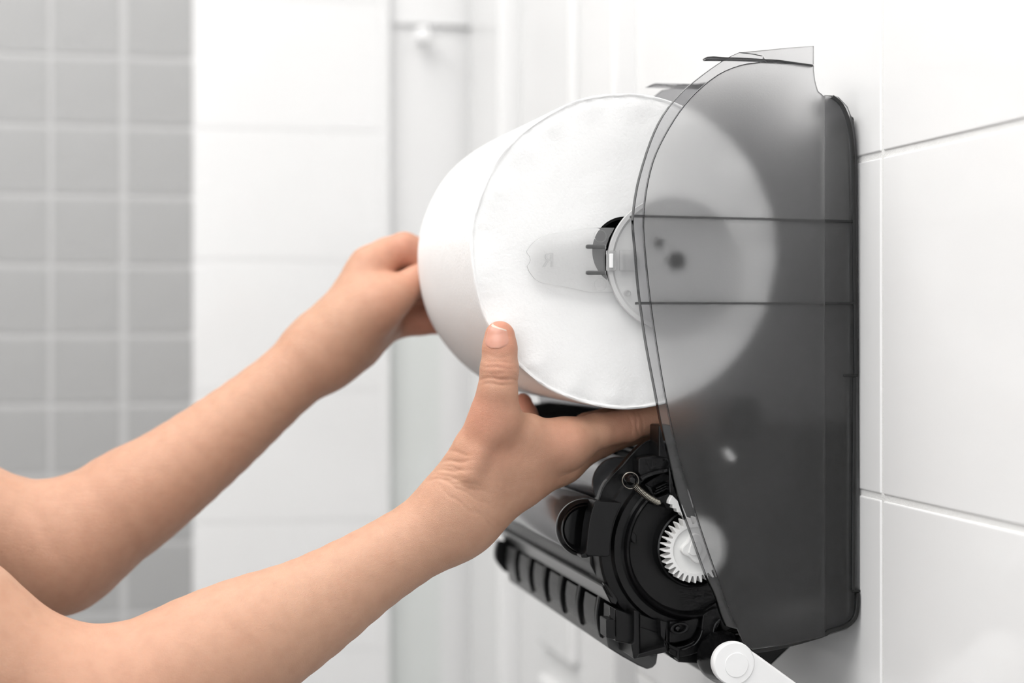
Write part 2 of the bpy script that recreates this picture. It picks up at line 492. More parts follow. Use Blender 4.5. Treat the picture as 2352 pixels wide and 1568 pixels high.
# ------------------------------------------------------------------ paper roll
RC = W(1437, 577, 0.0)
RR = 363 * S(1437, 0.0)
RL = 0.205
roll = empty('paper_towel_roll', RC, 'big white paper towel roll held in both hands', 'paper roll')
def roll_me():
    v, f = [], []
    seg = 220
    r_in = 80 * S(1437)
    prof = [(r_in, RL), (RR - 0.003, RL), (RR - 0.0006, RL - 0.001), (RR, RL - 0.004)]
    prof += [(RR, RL * (1 - i / 40)) for i in range(5, 40)]
    prof += [(RR, 0.004), (RR, 0.0006), (RR - 0.0005, -0.0001), (RR - 0.0013, -0.0002), (RR - 0.0019, 0.0002), (RR - 0.0025, 0.0005), (RR - 0.004, 0.0)]
    for i in range(1, 14):
        prof.append((RR - 0.004 - (RR - 0.004 - r_in) * i / 13, 0.0))
    n = len(prof)
    rnd = random.Random(3)
    for i in range(seg):
        a = 2 * math.pi * i / seg
        for k, (r, y) in enumerate(prof):
            rr = r + (0.00025 * math.sin(5 * a + 1) + 0.0002 * math.sin(11 * a)) * (r > RR * .9)
            yy = y
            if y < 0.005 and r > RR * .9:
                yy += 0.0006 * math.sin(17 * a + 2 * math.sin(3 * a)) + rnd.uniform(-.0003, .0003)
            elif y == 0.0:
                yy += 0.00012 * math.sin(r * 200 + 2 * a)
            v.append((RC.x + rr * math.cos(a), Y0 + yy, RC.z + rr * math.sin(a)))
    for i in range(seg):
        j = (i + 1) % seg
        for k in range(n - 1):
            f.append((i * n + k, j * n + k, j * n + k + 1, i * n + k + 1))
    return mesh_from(v, f)
o = link('paper', roll_me(), 'paper', roll); shade_auto(o, 50)
r_in = 80 * S(1437)
lathe_px('core_tube', 1437, 577, 0, [(80, 0.0012), (80, RL - .001), (74, RL - .001), (74, 0.0012), (80, 0.0012)], 'core', roll, 64)
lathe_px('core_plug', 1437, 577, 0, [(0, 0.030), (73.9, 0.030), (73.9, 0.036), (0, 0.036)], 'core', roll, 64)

# ------------------------------------------------------------------ dispenser
disp = empty('paper_towel_dispenser', (0, 0, 0), 'open wall dispenser of smoky grey plastic with black drive works', 'dispenser')
PD = -0.022
outer = [(1701, 120), (1669.5, 135), (1618.5, 170), (1567.5, 213), (1526, 264), (1497, 324.6), (1472, 404), (1461, 458.5), (1456, 506), (1458, 545), (1461, 573),
         (1467, 649.5), (1476.7, 725.7), (1487.4, 797), (1510, 915), (1518, 960), (1538, 1048), (1558, 1136), (1590, 1228), (1623, 1320), (1643, 1362.6), (1657.5, 1408.6), (1670, 1438)]
inner = [(1746, 143), (1701, 150), (1650, 171.6), (1599, 213), (1561, 258), (1526, 315), (1500.6, 372), (1484.6, 442.5), (1479, 506), (1480, 545), (1484, 592), (1493, 678), (1505, 766),
         (1522, 870), (1539, 960), (1560, 1052), (1585, 1134.5), (1612.6, 1222), (1646, 1320), (1670, 1388), (1693, 1441.6)]
def refine(pts, n=3):
    """Catmull-Rom through the points"""
    out = []
    for i in range(len(pts) - 1):
        p0, p1, p2, p3 = pts[max(i - 1, 0)], pts[i], pts[i + 1], pts[min(i + 2, len(pts) - 1)]
        for k in range(n):
            t = k / n
            out.append(tuple(0.5 * ((2 * p1[c]) + (-p0[c] + p2[c]) * t + (2 * p0[c] - 5 * p1[c] + 4 * p2[c] - p3[c]) * t * t + (-p0[c] + 3 * p1[c] - 3 * p2[c] + p3[c]) * t ** 3) for c in range(2)))
    out.append(pts[-1])
    return out
outer_s, inner_s = refine(outer), refine(inner)
panel = prism_px('side_panel', inner_s + [(1709, 1476), (1728, 1492), (1805, 1481), (1894, 1461), (1894, 222), (1888, 216), (1879.6, 209), (1873, 185), (1870, 162), (1870, 150)],
                 PD, PD + 0.0024, 'smoke', disp, 0.0004)
prism_px('panel_rim', outer_s + [(1692, 1444)] + inner_s[::-1] + [(1760, 141), (1752, 128), (1735, 124)], PD - 0.0012, PD + 0.003, 'smoke_clear', disp, 0.0)
def thin_edge(name, pts, w_px, mat, parent):
    n = len(pts); L, R_ = [], []
    for i, p in enumerate(pts):
        q0, q1 = pts[max(i - 1, 0)], pts[min(i + 1, n - 1)]
        tx, ty = q1[0] - q0[0], q1[1] - q0[1]
        l = math.hypot(tx, ty); nx, ny = -ty / l, tx / l
        L.append((p[0] + nx * w_px / 2, p[1] + ny * w_px / 2)); R_.append((p[0] - nx * w_px / 2, p[1] - ny * w_px / 2))
    return prism_px(name, L + R_[::-1], PD - 0.0013, PD + 0.003, mat, parent, 0.0)
thin_edge('rim_edge', [(x - .9, y) for x, y in outer_s], 1.3, 'smoke_dark', disp)  # dark strips added to draw the rim's refraction lines
thin_edge('rim_edge', inner_s, 1.6, 'smoke_dark', disp)
prism_px('top_cap', [(1702, 120), (1815, 109), (1870, 105), (1870, 149), (1761, 141), (1753, 128), (1735, 124)], PD - 0.0006, PD + 0.0022, 'smoke', disp, 0.0004)
prism_px('back_flange', [(1894.6, 218), (1911, 219), (1926, 222), (1947, 244), (1960, 277), (1967, 321), (1970, 390), (1977, 1380), (1971, 1412), (1963, 1431), (1945, 1445), (1907, 1457), (1894.6, 1462)],
         PD + 0.0035, PD + 0.0058, 'smoke', disp, 0.0004)
# step between panel and flange
prism_px('panel_step', [(1893, 222), (1895.5, 218), (1895.5, 1461), (1893, 1462)], PD + 0.0005, PD + 0.0060, 'smoke', disp, 0.0003)
# thick frame line round the back and along the bottom
def strip(name, a_pts, width_px, d0, d1, mat):
    n = len(a_pts); L, R_ = [], []
    for i, p in enumerate(a_pts):
        q0, q1 = a_pts[max(i - 1, 0)], a_pts[min(i + 1, n - 1)]
        tx, ty = q1[0] - q0[0], q1[1] - q0[1]
        l = math.hypot(tx, ty); nx, ny = -ty / l, tx / l
        w = width_px / 2
        L.append((p[0] + nx * w, p[1] + ny * w)); R_.append((p[0] - nx * w, p[1] - ny * w))
    return prism_px(name, L + R_[::-1], d0, d1, mat, disp, 0.0003)
strip('frame_edge', refine([(1912, 221), (1934, 240), (1950, 279), (1958, 328), (1961, 390), (1964, 620), (1967, 861)], 3), 8, PD + 0.002, 0.02, 'smoke_dark')
strip('frame_edge', [(1938, 862), (1971, 862)], 6, PD + 0.0025, 0.012, 'smoke_dark')
strip('frame_edge', [(1963.5, 866), (1960, 1356)], 7, PD + 0.002, 0.02, 'smoke_dark')
strip('frame_edge', [(1958, 1357), (1977, 1357)], 6, PD + 0.0025, 0.012, 'smoke_dark')
strip('frame_edge', refine([(1971, 1361), (1971, 1390), (1964, 1420), (1943, 1438), (1907, 1450), (1888, 1460), (1805, 1483), (1728, 1497)], 3), 9, PD + 0.001, 0.03, 'smoke_dark')
# cross ribs inside the panel
strip('rib', [(1456, 496), (1960, 508)], 6, PD + 0.0026, PD + 0.012, 'smoke_dark')
strip('rib', [(1468, 696), (1965, 697)], 6, PD + 0.0026, PD + 0.012, 'smoke_dark')
# little top ledge with rounded tongue
prism_px('top_ledge', [(1620, 133), (1624, 130), (1640, 129), (1666, 131), (1700, 132), (1790, 137), (1868, 148), (1868, 153), (1790, 142), (1690, 138), (1640, 137), (1622, 137)], PD - 0.001, PD + 0.005, 'smoke_dark', disp, 0.0004)

# plate against the wall, far side panel, inner guide rib
bx = WALLX - 0.0065
def wz(py): return W(1950, py, 0).z
FP = 0.305
prism = lambda n, pts, a, b, m: link(n, prism_me(pts, Y0 + a, Y0 + b), m, disp, False, 0.0005)
zt0, zb0 = W(1960, 262, PD).z, W(1960, 1432, PD).z
box('back_plate', WALLX - 0.0075, WALLX - 0.0015, Y0 + PD + 0.008, Y0 + FP, zb0, zt0, 'smoke_far', disp, 0.002)
box('back_plate', WALLX - 0.0075, WALLX - 0.0015, Y0 + 0.10, Y0 + FP, zt0 + .0002, W(1870, 108, PD).z, 'smoke_far', disp, 0.001)  # upper piece added to darken the view through the panel
far_pts = [(W(x, y, PD).x, W(x, y, PD).z) for x, y in outer_s[::2] + [(1709, 1476), (1728, 1492), (1805, 1481), (1894, 1461), (1960, 1430), (1970, 1390), (1962, 280), (1926, 222), (1894, 222), (1879.6, 209), (1870, 162), (1870, 105)]]
link('side_panel', prism_me(far_pts, Y0 + FP, Y0 + FP + 0.0024), 'smoke_far', disp, False, 0.0005)
# guide rib over the roll: same front curve, arched underside clear of the roll
GD = 0.094
g = []
for x, y in refine([(1650, 150), (1602, 187), (1567.5, 213), (1540, 245)], 4):
    q = W(x, y, PD); g.append((q.x, q.z))
arch = []
for i in range(17):
    a = math.radians(98 - 78 * i / 16)
    rr = RR + 0.006
    arch.append((RC.x + rr * math.cos(a), RC.z + rr * math.sin(a)))
g = [p for p in g if (p[0] - RC.x) ** 2 + (p[1] - RC.z) ** 2 > (RR + .006) ** 2]
arch = [p for p in arch if p[0] > g[-1][0] + 0.002]
q = W(1870, 112, PD); q2 = W(1870, 300, PD)
g = [(q.x, q.z)] + g + arch
g = [p for p in g if p[0] <= q.x + 1e-4]
g.append((q.x, g[-1][1]))
link('guide_rib', prism_me(g, Y0 + GD, Y0 + GD + 0.003), 'smoke_far', disp, False, 0.0005)
q0 = W(1612, 141, PD); q1 = W(1870, 148, PD)
link('guide_ledge', prism_me([(q0.x, q0.z), (q0.x + .003, q0.z + 0.0012), (q1.x, q1.z + .001), (q1.x, q1.z - .001)], Y0 + GD - 0.010, Y0 + GD + 0.006), 'smoke_clear', disp, False, 0.0004)

# clear roll holder: disc and tongue in front of the roll face
HD = -0.006
hold = lathe_px('roll_holder', 1545, 605, HD, [(0, HD), (140, HD), (146, HD - 0.0016), (155, HD - 0.0016), (156, HD - 0.0010), (156, HD + 0.0012), (0, HD + 0.0012)], 'milky', disp, 96)
tongue = [(1412, 523), (1352, 523), (1310, 531), (1270, 537), (1245, 543), (1226, 556), (1215, 569), (1210, 577), (1212, 583), (1217, 588), (1219, 597), (1216, 605), (1211, 611), (1216, 624), (1228, 640), (1245, 650), (1305, 660), (1352, 671), (1412, 671), (1399, 648), (1391, 622), (1389.5, 592), (1393, 565), (1400, 545)]
prism_px('holder_tongue', tongue, HD - 0.0006, HD + 0.0012, 'clear', hold, 0.0004)
prism_px('holder_prong', [(1347, 563), (1350, 561), (1393, 562), (1393, 571), (1350, 571), (1347, 569)], HD - 0.003, HD - 0.0006, 'clear', hold, 0.0004)
prism_px('holder_prong', [(1347, 623), (1350, 621), (1393, 622), (1393, 631), (1350, 631), (1347, 629)], HD - 0.003, HD - 0.0006, 'clear', hold, 0.0004)
prism_px('holder_latch', [(1393, 575), (1414, 575), (1416, 578), (1416, 619), (1414, 622), (1393, 622)], HD - 0.0036, HD - 0.0018, 'clear', hold, 0.0005)
prism_px('latch_button', [(1400, 582), (1409, 582), (1409, 615), (1400, 615)], HD - 0.005, HD - 0.0036, 'lever_white', hold, 0.0004)
prism_px('holder_bar', [(1424, 574), (1458, 575), (1463, 580), (1463, 618), (1458, 622), (1424, 622)], HD - 0.0030, HD - 0.0016, 'clear', hold, 0.0004)
lathe_px('pip', 1440, 673, HD, [(0, HD - 0.003), (6, HD - 0.003), (7.5, HD - 0.001), (7.5, HD)], 'clear', hold, 24)
for cx, cy in ((1378, 542), (1378, 653)):
    lathe_px('pip_ring', cx, cy, HD, [(15, HD - 0.0006), (15, HD - 0.0009), (13.5, HD - 0.0009), (13.5, HD - 0.0006)], 'clear', hold, 32)
# letter moulded on the far side of the tongue, so it reads reversed from here
cu = bpy.data.curves.new('moulded_letter', 'FONT'); cu.body = 'R'; cu.size = 0.0125; cu.extrude = 0.0003
to = bpy.data.objects.new('moulded_letter_src', cu); COL.objects.link(to)
bpy.context.view_layer.update()
lm = bpy.data.meshes.new_from_object(to.evaluated_get(bpy.context.evaluated_depsgraph_get()))
bpy.data.objects.remove(to)
lp = W(1273, 613, HD)
for vtx in lm.vertices:
    x, y, z = vtx.co
    vtx.co = (lp.x - x, Y0 + HD - 0.0008 + z, lp.z + y)
lm.update(); lm.materials.clear()
link('moulded_letter', lm, 'clear', hold)
# white spindle that carries the roll, behind the disc
lathe_px('roll_spindle', 1545, 600, 0, [(0, HD - .003), (16, HD - .003), (20, HD - .0022), (20, HD - .0016), (0, HD - .0016)], 'black', hold, 32)
lathe_px('roll_spindle', 1505, 560, 0, [(0, HD - .003), (9, HD - .003), (11, HD - .0016), (0, HD - .0016)], 'black', hold, 24)

# ---- drive works
drv = lathe_px('drive_cover', 1587, 1256, 0.012,
    [(0, .012), (146, .012), (150, .0095), (152, .0055), (156, .0045), (160, .0055), (163, .0095), (168, .0105), (184, .0105), (187, .0125), (190, .0135), (211, .0140), (216, .0155), (217, .018), (217, .05), (0, .05)],
    'black', disp, 128)
# raised collar round the gear
lathe_px('gear_collar', 1593, 1256, 0.006, [(92, .0118), (92, .004), (90, .0025), (86, .002), (83, .0035), (80, .006), (78, .0118)], 'black_gloss', drv, 96)
# gear
def gear_me(c, r0, r1, n, y0, y1, rb):
    pts = []
    for i in range(n):
        a = 2 * math.pi * i / n; st = 2 * math.pi / n
        for fr, rr in ((-.5, r0), (-.34, r0 * 1.01), (-.13, r1 * .985), (-.06, r1), (.06, r1), (.13, r1 * .985), (.34, r0 * 1.01)):
            pts.append((c.x + rr * math.cos(a + fr * st), c.z + rr * math.sin(a + fr * st)))
    m = len(pts)
    inr = [(c.x + rb * math.cos(2 * math.pi * (i - 3.5) / m), c.z + rb * math.sin(2 * math.pi * (i - 3.5) / m)) for i in range(m)]
    v = [(x, y0, z) for x, z in pts] + [(x, y1, z) for x, z in pts] + [(x, y0, z) for x, z in inr] + [(x, y0 + .0016, z) for x, z in inr] + [(c.x, y0 + .0016, c.z), (c.x, y1, c.z)]
    f = []
    for i in range(m):
        j = (i + 1) % m
        f += [(i, j, m + j, m + i), (i, 2 * m + i, 2 * m + j, j), (2 * m + i, 3 * m + i, 3 * m + j, 2 * m + j), (3 * m + i, 4 * m, 3 * m + j), (m + i, m + j, 4 * m + 1)]
    return mesh_from(v, f)
GY = -0.010
gc = W(1597, 1263, GY); gs = S(1597, GY)
gear = link('gear', gear_me(gc, 60 * gs, 76 * gs, 32, Y0 + GY, Y0 + GY + .009, 53 * gs), 'gear_white', drv, False, 0.0003)
gear['label'] = 'white toothed gear wheel'
hub = []
for i in range(64):
    a = 2 * math.pi * i / 64
    r = 31 + 4.5 * math.cos(4 * a + .6)
    hub.append((1601 + r * math.cos(a), 1259 + r * math.sin(a)))
prism_px('gear_hub', hub, GY - .003, GY + .004, 'gear_white', gear, 0.0009)
prism_px('gear_shaft', [(1595 + 17 * math.cos(math.radians(t)), 1259 + 17 * math.sin(math.radians(t))) for t in range(-110, 150, 12)], GY - .004, GY, 'gear_white', gear, 0.0004)
prism_px('toothed_pawl', [(1544, 1137), (1553, 1146), (1566, 1160), (1576, 1185), (1580, 1210), (1572, 1187), (1566, 1184), (1563, 1177), (1555, 1176), (1554, 1168), (1545, 1167), (1545, 1159), (1536, 1157), (1537, 1150)], -0.004, 0.003, 'gear_white', drv, 0.0004)['label'] = 'white toothed pawl edge'
# bracket plate behind, with post
brk = prism_px('bracket_plate', [(1374, 1152), (1380, 1130), (1390, 1110), (1405, 1095), (1430, 1068), (1456, 1038), (1480, 1016), (1500, 1006), (1516, 1004), (1600, 1004), (1600, 1180), (1430, 1180), (1410, 1155)], 0.0155, 0.020, 'black', disp, 0.0008)
prism_px('bracket_lip', refine([(1373, 1152), (1380, 1129), (1390, 1109), (1405, 1093), (1430, 1066), (1456, 1036), (1482, 1014), (1505, 1005)], 2) + refine([(1507, 1009), (1484, 1018), (1459, 1040), (1433, 1070), (1408, 1097), (1394, 1112), (1384, 1131), (1378, 1153)], 2), 0.0135, 0.020, 'black_gloss', brk, 0.0004)
prism_px('bracket_post', [(1513, 978), (1519, 976), (1545, 976), (1545, 1052), (1517, 1052), (1513, 1048)], -0.004, 0.0155, 'black', brk, 0.0008)
# stepped sector above the drum
prism_px('drum_sector', [(1466, 1054), (1470, 1051), (1508, 1045), (1545, 1040), (1560, 1090), (1530, 1077), (1500, 1085), (1475, 1098), (1466, 1087)], 0.003, 0.0155, 'black', drv, 0.0009)
prism_px('drum_sector', refine([(1470, 1096), (1492, 1085), (1520, 1077), (1560, 1073)], 3) + refine([(1562, 1083), (1522, 1087), (1496, 1094), (1475, 1106)], 3), 0.0, 0.0155, 'black_gloss', drv, 0.0009)
prism_px('ratchet_tab', [(1480, 1112), (1496, 1117), (1500, 1130), (1503, 1139), (1512, 1143), (1540, 1131), (1556, 1150), (1540, 1162), (1531, 1168), (1523, 1154), (1515, 1158), (1500, 1160), (1494, 1150), (1499, 1140), (1490, 1125)], 0.001, 0.0115, 'black', drv, 0.0007)
for k in range(3):
    prism_px('ratchet_fin', [(1502 + k * 2, 1134 - k * 7), (1538, 1117 - k * 6), (1540, 1120 - k * 6), (1504 + k * 2, 1137 - k * 7)], 0.004, 0.0115, 'black', drv, 0.0003)
prism_px('dark_slot', [(1536, 1060), (1546, 1060), (1546, 1130), (1538, 1132)], -0.002, 0.012, 'black_gloss', drv, 0.0006)
# curved clip on the left
def arc(cx, cy, r, a0, a1, n=10):
    return [(cx + r * math.cos(math.radians(a0 + (a1 - a0) * i / n)), cy + r * math.sin(math.radians(a0 + (a1 - a0) * i / n))) for i in range(n + 1)]
clip = prism_px('drum_clip', [(1366, 1152), (1371, 1150), (1428, 1154), (1425, 1163)] + refine([(1425, 1163), (1411, 1195), (1403, 1235), (1400, 1276)], 3) + [(1394, 1279), (1349, 1276), (1346, 1272)] + refine([(1347, 1260), (1351, 1215), (1358, 1178), (1366, 1152)], 3), -0.001, 0.0135, 'black', drv, 0.0016, False, 3)
prism_px('clip_hook', [(1335, 1273), (1344, 1270), (1346, 1262), (1350, 1264), (1350, 1281), (1336, 1281)], 0.0, 0.012, 'black', clip, 0.0006)
# peg on the disc
peg = prism_px('stop_peg', [(1441, 1229), (1446, 1223), (1454, 1222), (1461, 1226), (1463, 1232), (1462, 1246), (1457, 1249), (1452, 1244), (1447, 1234)], 0.0055, 0.0125, 'black', drv, 0.0007)
prism_px('peg_base', [(1440, 1238), (1463, 1238), (1462, 1251), (1437, 1251)], 0.0105, 0.0125, 'black', peg, 0.0003)
# spring with its pin
pin = lathe_px('spring_pin', 1450, 1102, -0.006, [(0, -.0095), (6, -.0092), (11, -.0075), (13.5, -.004), (13, -.001), (8, .0005), (8, .0155), (0, .0155)], 'black_gloss', drv, 32)
spr = []
A = W(1456, 1114, -0.003); B_ = W(1517, 1156, 0.000); mid = W(1490, 1147, -0.002)
turns, n = 25, 25 * 14
for i in range(n + 1):
    t = i / n
    p = A.lerp(mid, t).lerp(mid.lerp(B_, t), t)
    tg = ((mid - A) * (1 - t) + (B_ - mid) * t).normalized()
    u = Vector((0, 1, 0)); u = (u - tg * u.dot(tg)).normalized(); w_ = tg.cross(u)
    r = 7.0 * S(1480) * min(1, 8 * (1 - t) + .15)
    a = 2 * math.pi * turns * t
    spr.append(p + u * (r * math.cos(a)) + w_ * (r * math.sin(a)))
o = link('spring', tube_me(spr, 0.00033, 6), 'steel', drv, True)
loop = [W(1448 + 18.5 * math.cos(t), 1103 + 18.5 * math.sin(t), -0.004 + 0.0012 * math.sin(t)) for t in np.linspace(0.7, 2 * math.pi + 0.55, 40)]
link('spring_loop', tube_me(loop, 0.00042, 8), 'steel', o, True)

# lower left catch and housing
lh = prism_px('lower_housing', refine([(1440, 1372), (1410, 1380), (1404, 1395)], 2)[:0] + [(1414, 1398), (1430, 1404), (1455, 1414), (1455, 1480), (1414, 1473), (1413, 1440)], 0.002, 0.030, 'black', disp, 0.0008)
prism_px('catch_block', [(1392, 1425), (1394, 1422), (1411, 1423), (1413, 1426), (1413, 1467), (1410, 1468), (1393, 1464)], -0.003, 0.012, 'black', lh, 0.0008)
prism_px('catch_edge', [(1401, 1393), (1413, 1399), (1413, 1423), (1402, 1420)], 0.001, 0.004, 'black_gloss', lh, 0.0004)
prism_px('housing_wall', [(1456, 1400), (1468, 1404), (1470, 1500), (1464, 1512), (1456, 1514), (1450, 1478), (1456, 1474)], -0.003, 0.030, 'black', lh, 0.0009)
prism_px('housing_floor', [(1466, 1501), (1527, 1484), (1533, 1490), (1535, 1497), (1460, 1513)], -0.003, 0.030, 'black', lh, 0.0007)
prism_px('housing_panel', [(1469, 1410), (1500, 1422), (1540, 1432), (1540, 1480), (1527, 1486), (1468, 1502)], 0.008, 0.030, 'black', lh, 0.0006)
prism_px('housing_panel', [(1469, 1440), (1508, 1451), (1517, 1462), (1528, 1475), (1527, 1486), (1469, 1502)], 0.0065, 0.010, 'black', lh, 0.0005)
prism_px('housing_wall', [(1516, 1424), (1534, 1428), (1534, 1456), (1529, 1472), (1536, 1482), (1534, 1496), (1524, 1488), (1526, 1474), (1518, 1462)], -0.001, 0.030, 'black', lh, 0.0008)
# slotted plate with pin
sl = prism_px('slot_plate', refine([(1538, 1427), (1580, 1424), (1604, 1418), (1602, 1440), (1588, 1465), (1560, 1475), (1537, 1477)], 3), 0.006, 0.030, 'black', disp, 0.0008)
ringp = []
for t in np.linspace(0, 2 * math.pi, 40, endpoint=False):
    ringp.append((1562 + (22 if abs(math.cos(t)) > .0 else 20) * math.cos(t) * 1.0, 1443 + 13.5 * math.sin(t) - 0.12 * 22 * math.cos(t)))
def ring_prism(name, pts, cx, cy, k, d0, d1, mat, parent):
    n = len(pts); inn = [(cx + (x - cx) * k, cy + (y - cy) * k) for x, y in pts]
    q = lambda p, d: W(p[0], p[1], d0) + Vector((0, d - d0, 0))
    v = [q(p, d0) for p in pts] + [q(p, d0) for p in inn] + [q(p, d1) for p in pts] + [q(p, d1) for p in inn]
    f = []
    for i in range(n):
        j = (i + 1) % n
        f += [(i, j, n + j, n + i), (2 * n + i, 3 * n + i, 3 * n + j, 2 * n + j), (i, 2 * n + i, 2 * n + j, j), (n + i, n + j, 3 * n + j, 3 * n + i)]
    return link(name, mesh_from(v, f), mat, parent, False, 0.0005)
ring_prism('slot_rim', ringp, 1562, 1443, 0.62, 0.001, 0.007, 'black', sl)
lathe_px('slot_pin', 1555, 1442, 0.003, [(0, .0005), (5, .001), (7, .003), (7, .008), (0, .008)], 'black_gloss', sl, 24)
# curved ducts at the bottom right, under the panel corner
dc = prism_px('curved_arm', refine([(1615, 1412), (1632, 1400), (1652, 1396), (1660, 1410), (1650, 1440), (1634, 1470), (1616, 1490), (1590, 1503), (1562, 1508), (1540, 1500), (1540, 1486), (1566, 1484), (1592, 1474), (1608, 1456), (1612, 1434)], 3), 0.004, 0.030, 'black', disp, 0.0014, False, 3)
prism_px('curved_ridge', refine([(1612, 1445), (1606, 1463), (1592, 1480), (1565, 1490)], 4) + refine([(1566, 1495), (1596, 1484), (1611, 1466), (1617, 1446)], 4), 0.001, 0.006, 'black_gloss', dc, 0.0007)
prism_px('curved_ridge', refine([(1652, 1420), (1640, 1436), (1636, 1462)], 4) + refine([(1641, 1462), (1646, 1438), (1660, 1423)], 4), 0.001, 0.006, 'black_gloss', dc, 0.0007)
prism_px('duct_mouth', [(1536, 1478), (1562, 1490), (1562, 1520), (1556, 1515), (1556, 1497), (1537, 1487)], 0.002, 0.03, 'black', dc, 0.0006)
prism_px('duct_base', [(1522, 1494), (1540, 1488), (1562, 1500), (1640, 1502), (1640, 1526), (1560, 1521), (1545, 1512)], 0.012, 0.060, 'black', dc, 0.0008)
prism_px('duct_cheek', refine([(1612, 1414), (1620, 1400), (1650, 1380), (1664, 1376)], 3) + [(1680, 1400), (1690, 1440), (1660, 1455), (1650, 1420), (1625, 1436), (1616, 1430)], 0.008, 0.03, 'black', dc, 0.001)

# hidden works behind the smoky panel: dark block down to the base, seen as a dim mass
prism_px('works_box', [(1560, 1000), (1640, 985), (1700, 962), (1950, 955), (1950, 1390), (1700, 1395), (1660, 1340), (1590, 1100)], 0.020, 0.285, 'black', disp, 0.002)
prism_px('works_box', [(1620, 1010), (1835, 1000), (1838, 1130), (1790, 1160), (1770, 1200), (1762, 1330), (1690, 1340)], -0.004, 0.020, 'black', disp, 0.002)
lathe_px('works_boss', 1705, 945, 0.0, [(0, .004), (18, .004), (20, .0), (40, .0), (42, .006), (42, .03), (0, .03)], 'black', disp, 48)
prism_px('indicator_lamp', refine([(1664, 1034), (1672, 1030), (1682, 1040), (1690, 1054), (1682, 1060), (1672, 1054)], 2), -0.012, -0.006, 'gear_white', disp, 0.0008)
prism_px('indicator_mount', [(1655, 1010), (1690, 1015), (1712, 1050), (1690, 1066), (1650, 1060)], -0.006, 0.0, 'black', disp, 0.0008)

# roller running along the dispenser, with end cap and rings
def axial(name, px, py, d0, d1, r, mat, parent, seg=48, prof=None, rot=0.0):
    c = W(px, py, d0); s = S(px, d0)
    if prof is None:
        prof = [(0, d0), (r - 2, d0), (r, d0 + .0008), (r, d1 - .0008), (r - 2, d1), (0, d1)]
    o = link(name, lathe_me(c, [(a * s, Y0 + b) for a, b in prof], seg), mat, parent)
    shade_auto(o)
    return o
rol = axial('feed_roller', 1345, 1207, 0.030, 0.285, 66, 'rubber', disp, 64)
axial('roller_ring', 1345, 1213, 0.016, 0.022, 66, 'black_gloss', rol, 64, [(60, .014), (66, .016), (67, .019), (66, .022), (56, .024), (52, .018), (60, .014)])
axial('roller_ring', 1345, 1215, 0.010, 0.016, 56, 'black_gloss', rol, 64, [(0, .022), (44, .022), (48, .012), (54, .010), (56, .013), (52, .020)])
axial('upper_roller', 1420, 1110, 0.050, 0.285, 62, 'rubber', disp, 64)
axial('idler_bar', 1400, 1046, 0.115, 0.285, 20, 'black_gloss', disp, 32)
axial('idler_bar', 1490, 1030, 0.115, 0.285, 22, 'black_gloss', disp, 32)
prism_px('works_cheek', refine([(1390, 1125), (1430, 1090), (1480, 1052), (1560, 1035)], 3) + [(1600, 1035), (1600, 1330), (1480, 1370), (1420, 1330), (1390, 1280), (1370, 1200)], 0.046, 0.050, 'black', disp, 0.001)
prism_px('feed_guide', [(1356, 1262), (1420, 1262), (1440, 1380), (1404, 1366), (1374, 1330), (1356, 1296)], 0.031, 0.345, 'black', disp, 0.001)
# far end plate of the works
prism_px('works_cheek', [(1262, 1030), (1208, 950), (1214, 930), (1262, 922), (1345, 930), (1480, 945), (1560, 985), (1600, 1330), (1480, 1400), (1380, 1330), (1330, 1290), (1290, 1180)], 0.285, 0.292, 'black', disp, 0.001)

# chute: sheet with ribs at the bottom front
def axial_px(name, pxs, d0, d1, mat, parent, bevel=0.0008, ref=0.03):
    pts = [(W(x, y, ref).x, W(x, y, ref).z) for x, y in pxs]
    return link(name, prism_me(pts, Y0 + d0, Y0 + d1), mat, parent, False, bevel)
ch = axial_px('chute_bar', [(1366, 1336), (1376, 1330), (1404, 1368), (1398, 1380), (1386, 1376)], 0.012, 0.330, 'black_gloss', disp)
axial_px('chute_tab', [(1364, 1326), (1374, 1331), (1388, 1362), (1378, 1352)], 0.008, 0.0115, 'black_gloss', ch)
axial_px('chute_back', [(1400, 1372), (1460, 1380), (1530, 1420), (1520, 1490), (1470, 1505), (1448, 1480), (1440, 1420)], 0.031, 0.330, 'black', ch)
lip = axial_px('chute_lip', [(1396, 1422), (1402, 1420), (1416, 1454), (1440, 1482), (1472, 1500), (1498, 1504), (1512, 1498), (1508, 1524), (1500, 1533), (1487, 1537), (1466, 1528), (1430, 1508), (1398, 1488), (1393, 1460)], 0.030, 0.330, 'chute_sheen', ch, 0.0012)
for k in range(6):
    d = 0.040 + k * 0.049
    axial_px('chute_rib', refine([(1386, 1374), (1380, 1410), (1381, 1440), (1388, 1470)], 3) + [(1450, 1490), (1460, 1400)], d, d + 0.005, 'black', ch)
    axial_px('chute_pad', refine([(1384, 1380), (1380, 1410), (1382, 1440), (1389, 1458), (1398, 1464)], 3) + [(1440, 1440), (1430, 1390)], d + 0.005, d + 0.034, 'black', ch)
axial_px('chute_end', refine([(1368, 1372), (1360, 1400), (1362, 1430), (1386, 1462)], 3) + [(1440, 1480), (1440, 1380)], 0.330, 0.338, 'black', ch)

# black block standing in for the soft shadow under the housing
prism_px('shadow_block', [(1640, 1455), (1850, 1448), (1815, 1488), (1775, 1526), (1735, 1575), (1700, 1590), (1640, 1560)], 0.04, 0.285, 'black', disp, 0.002)
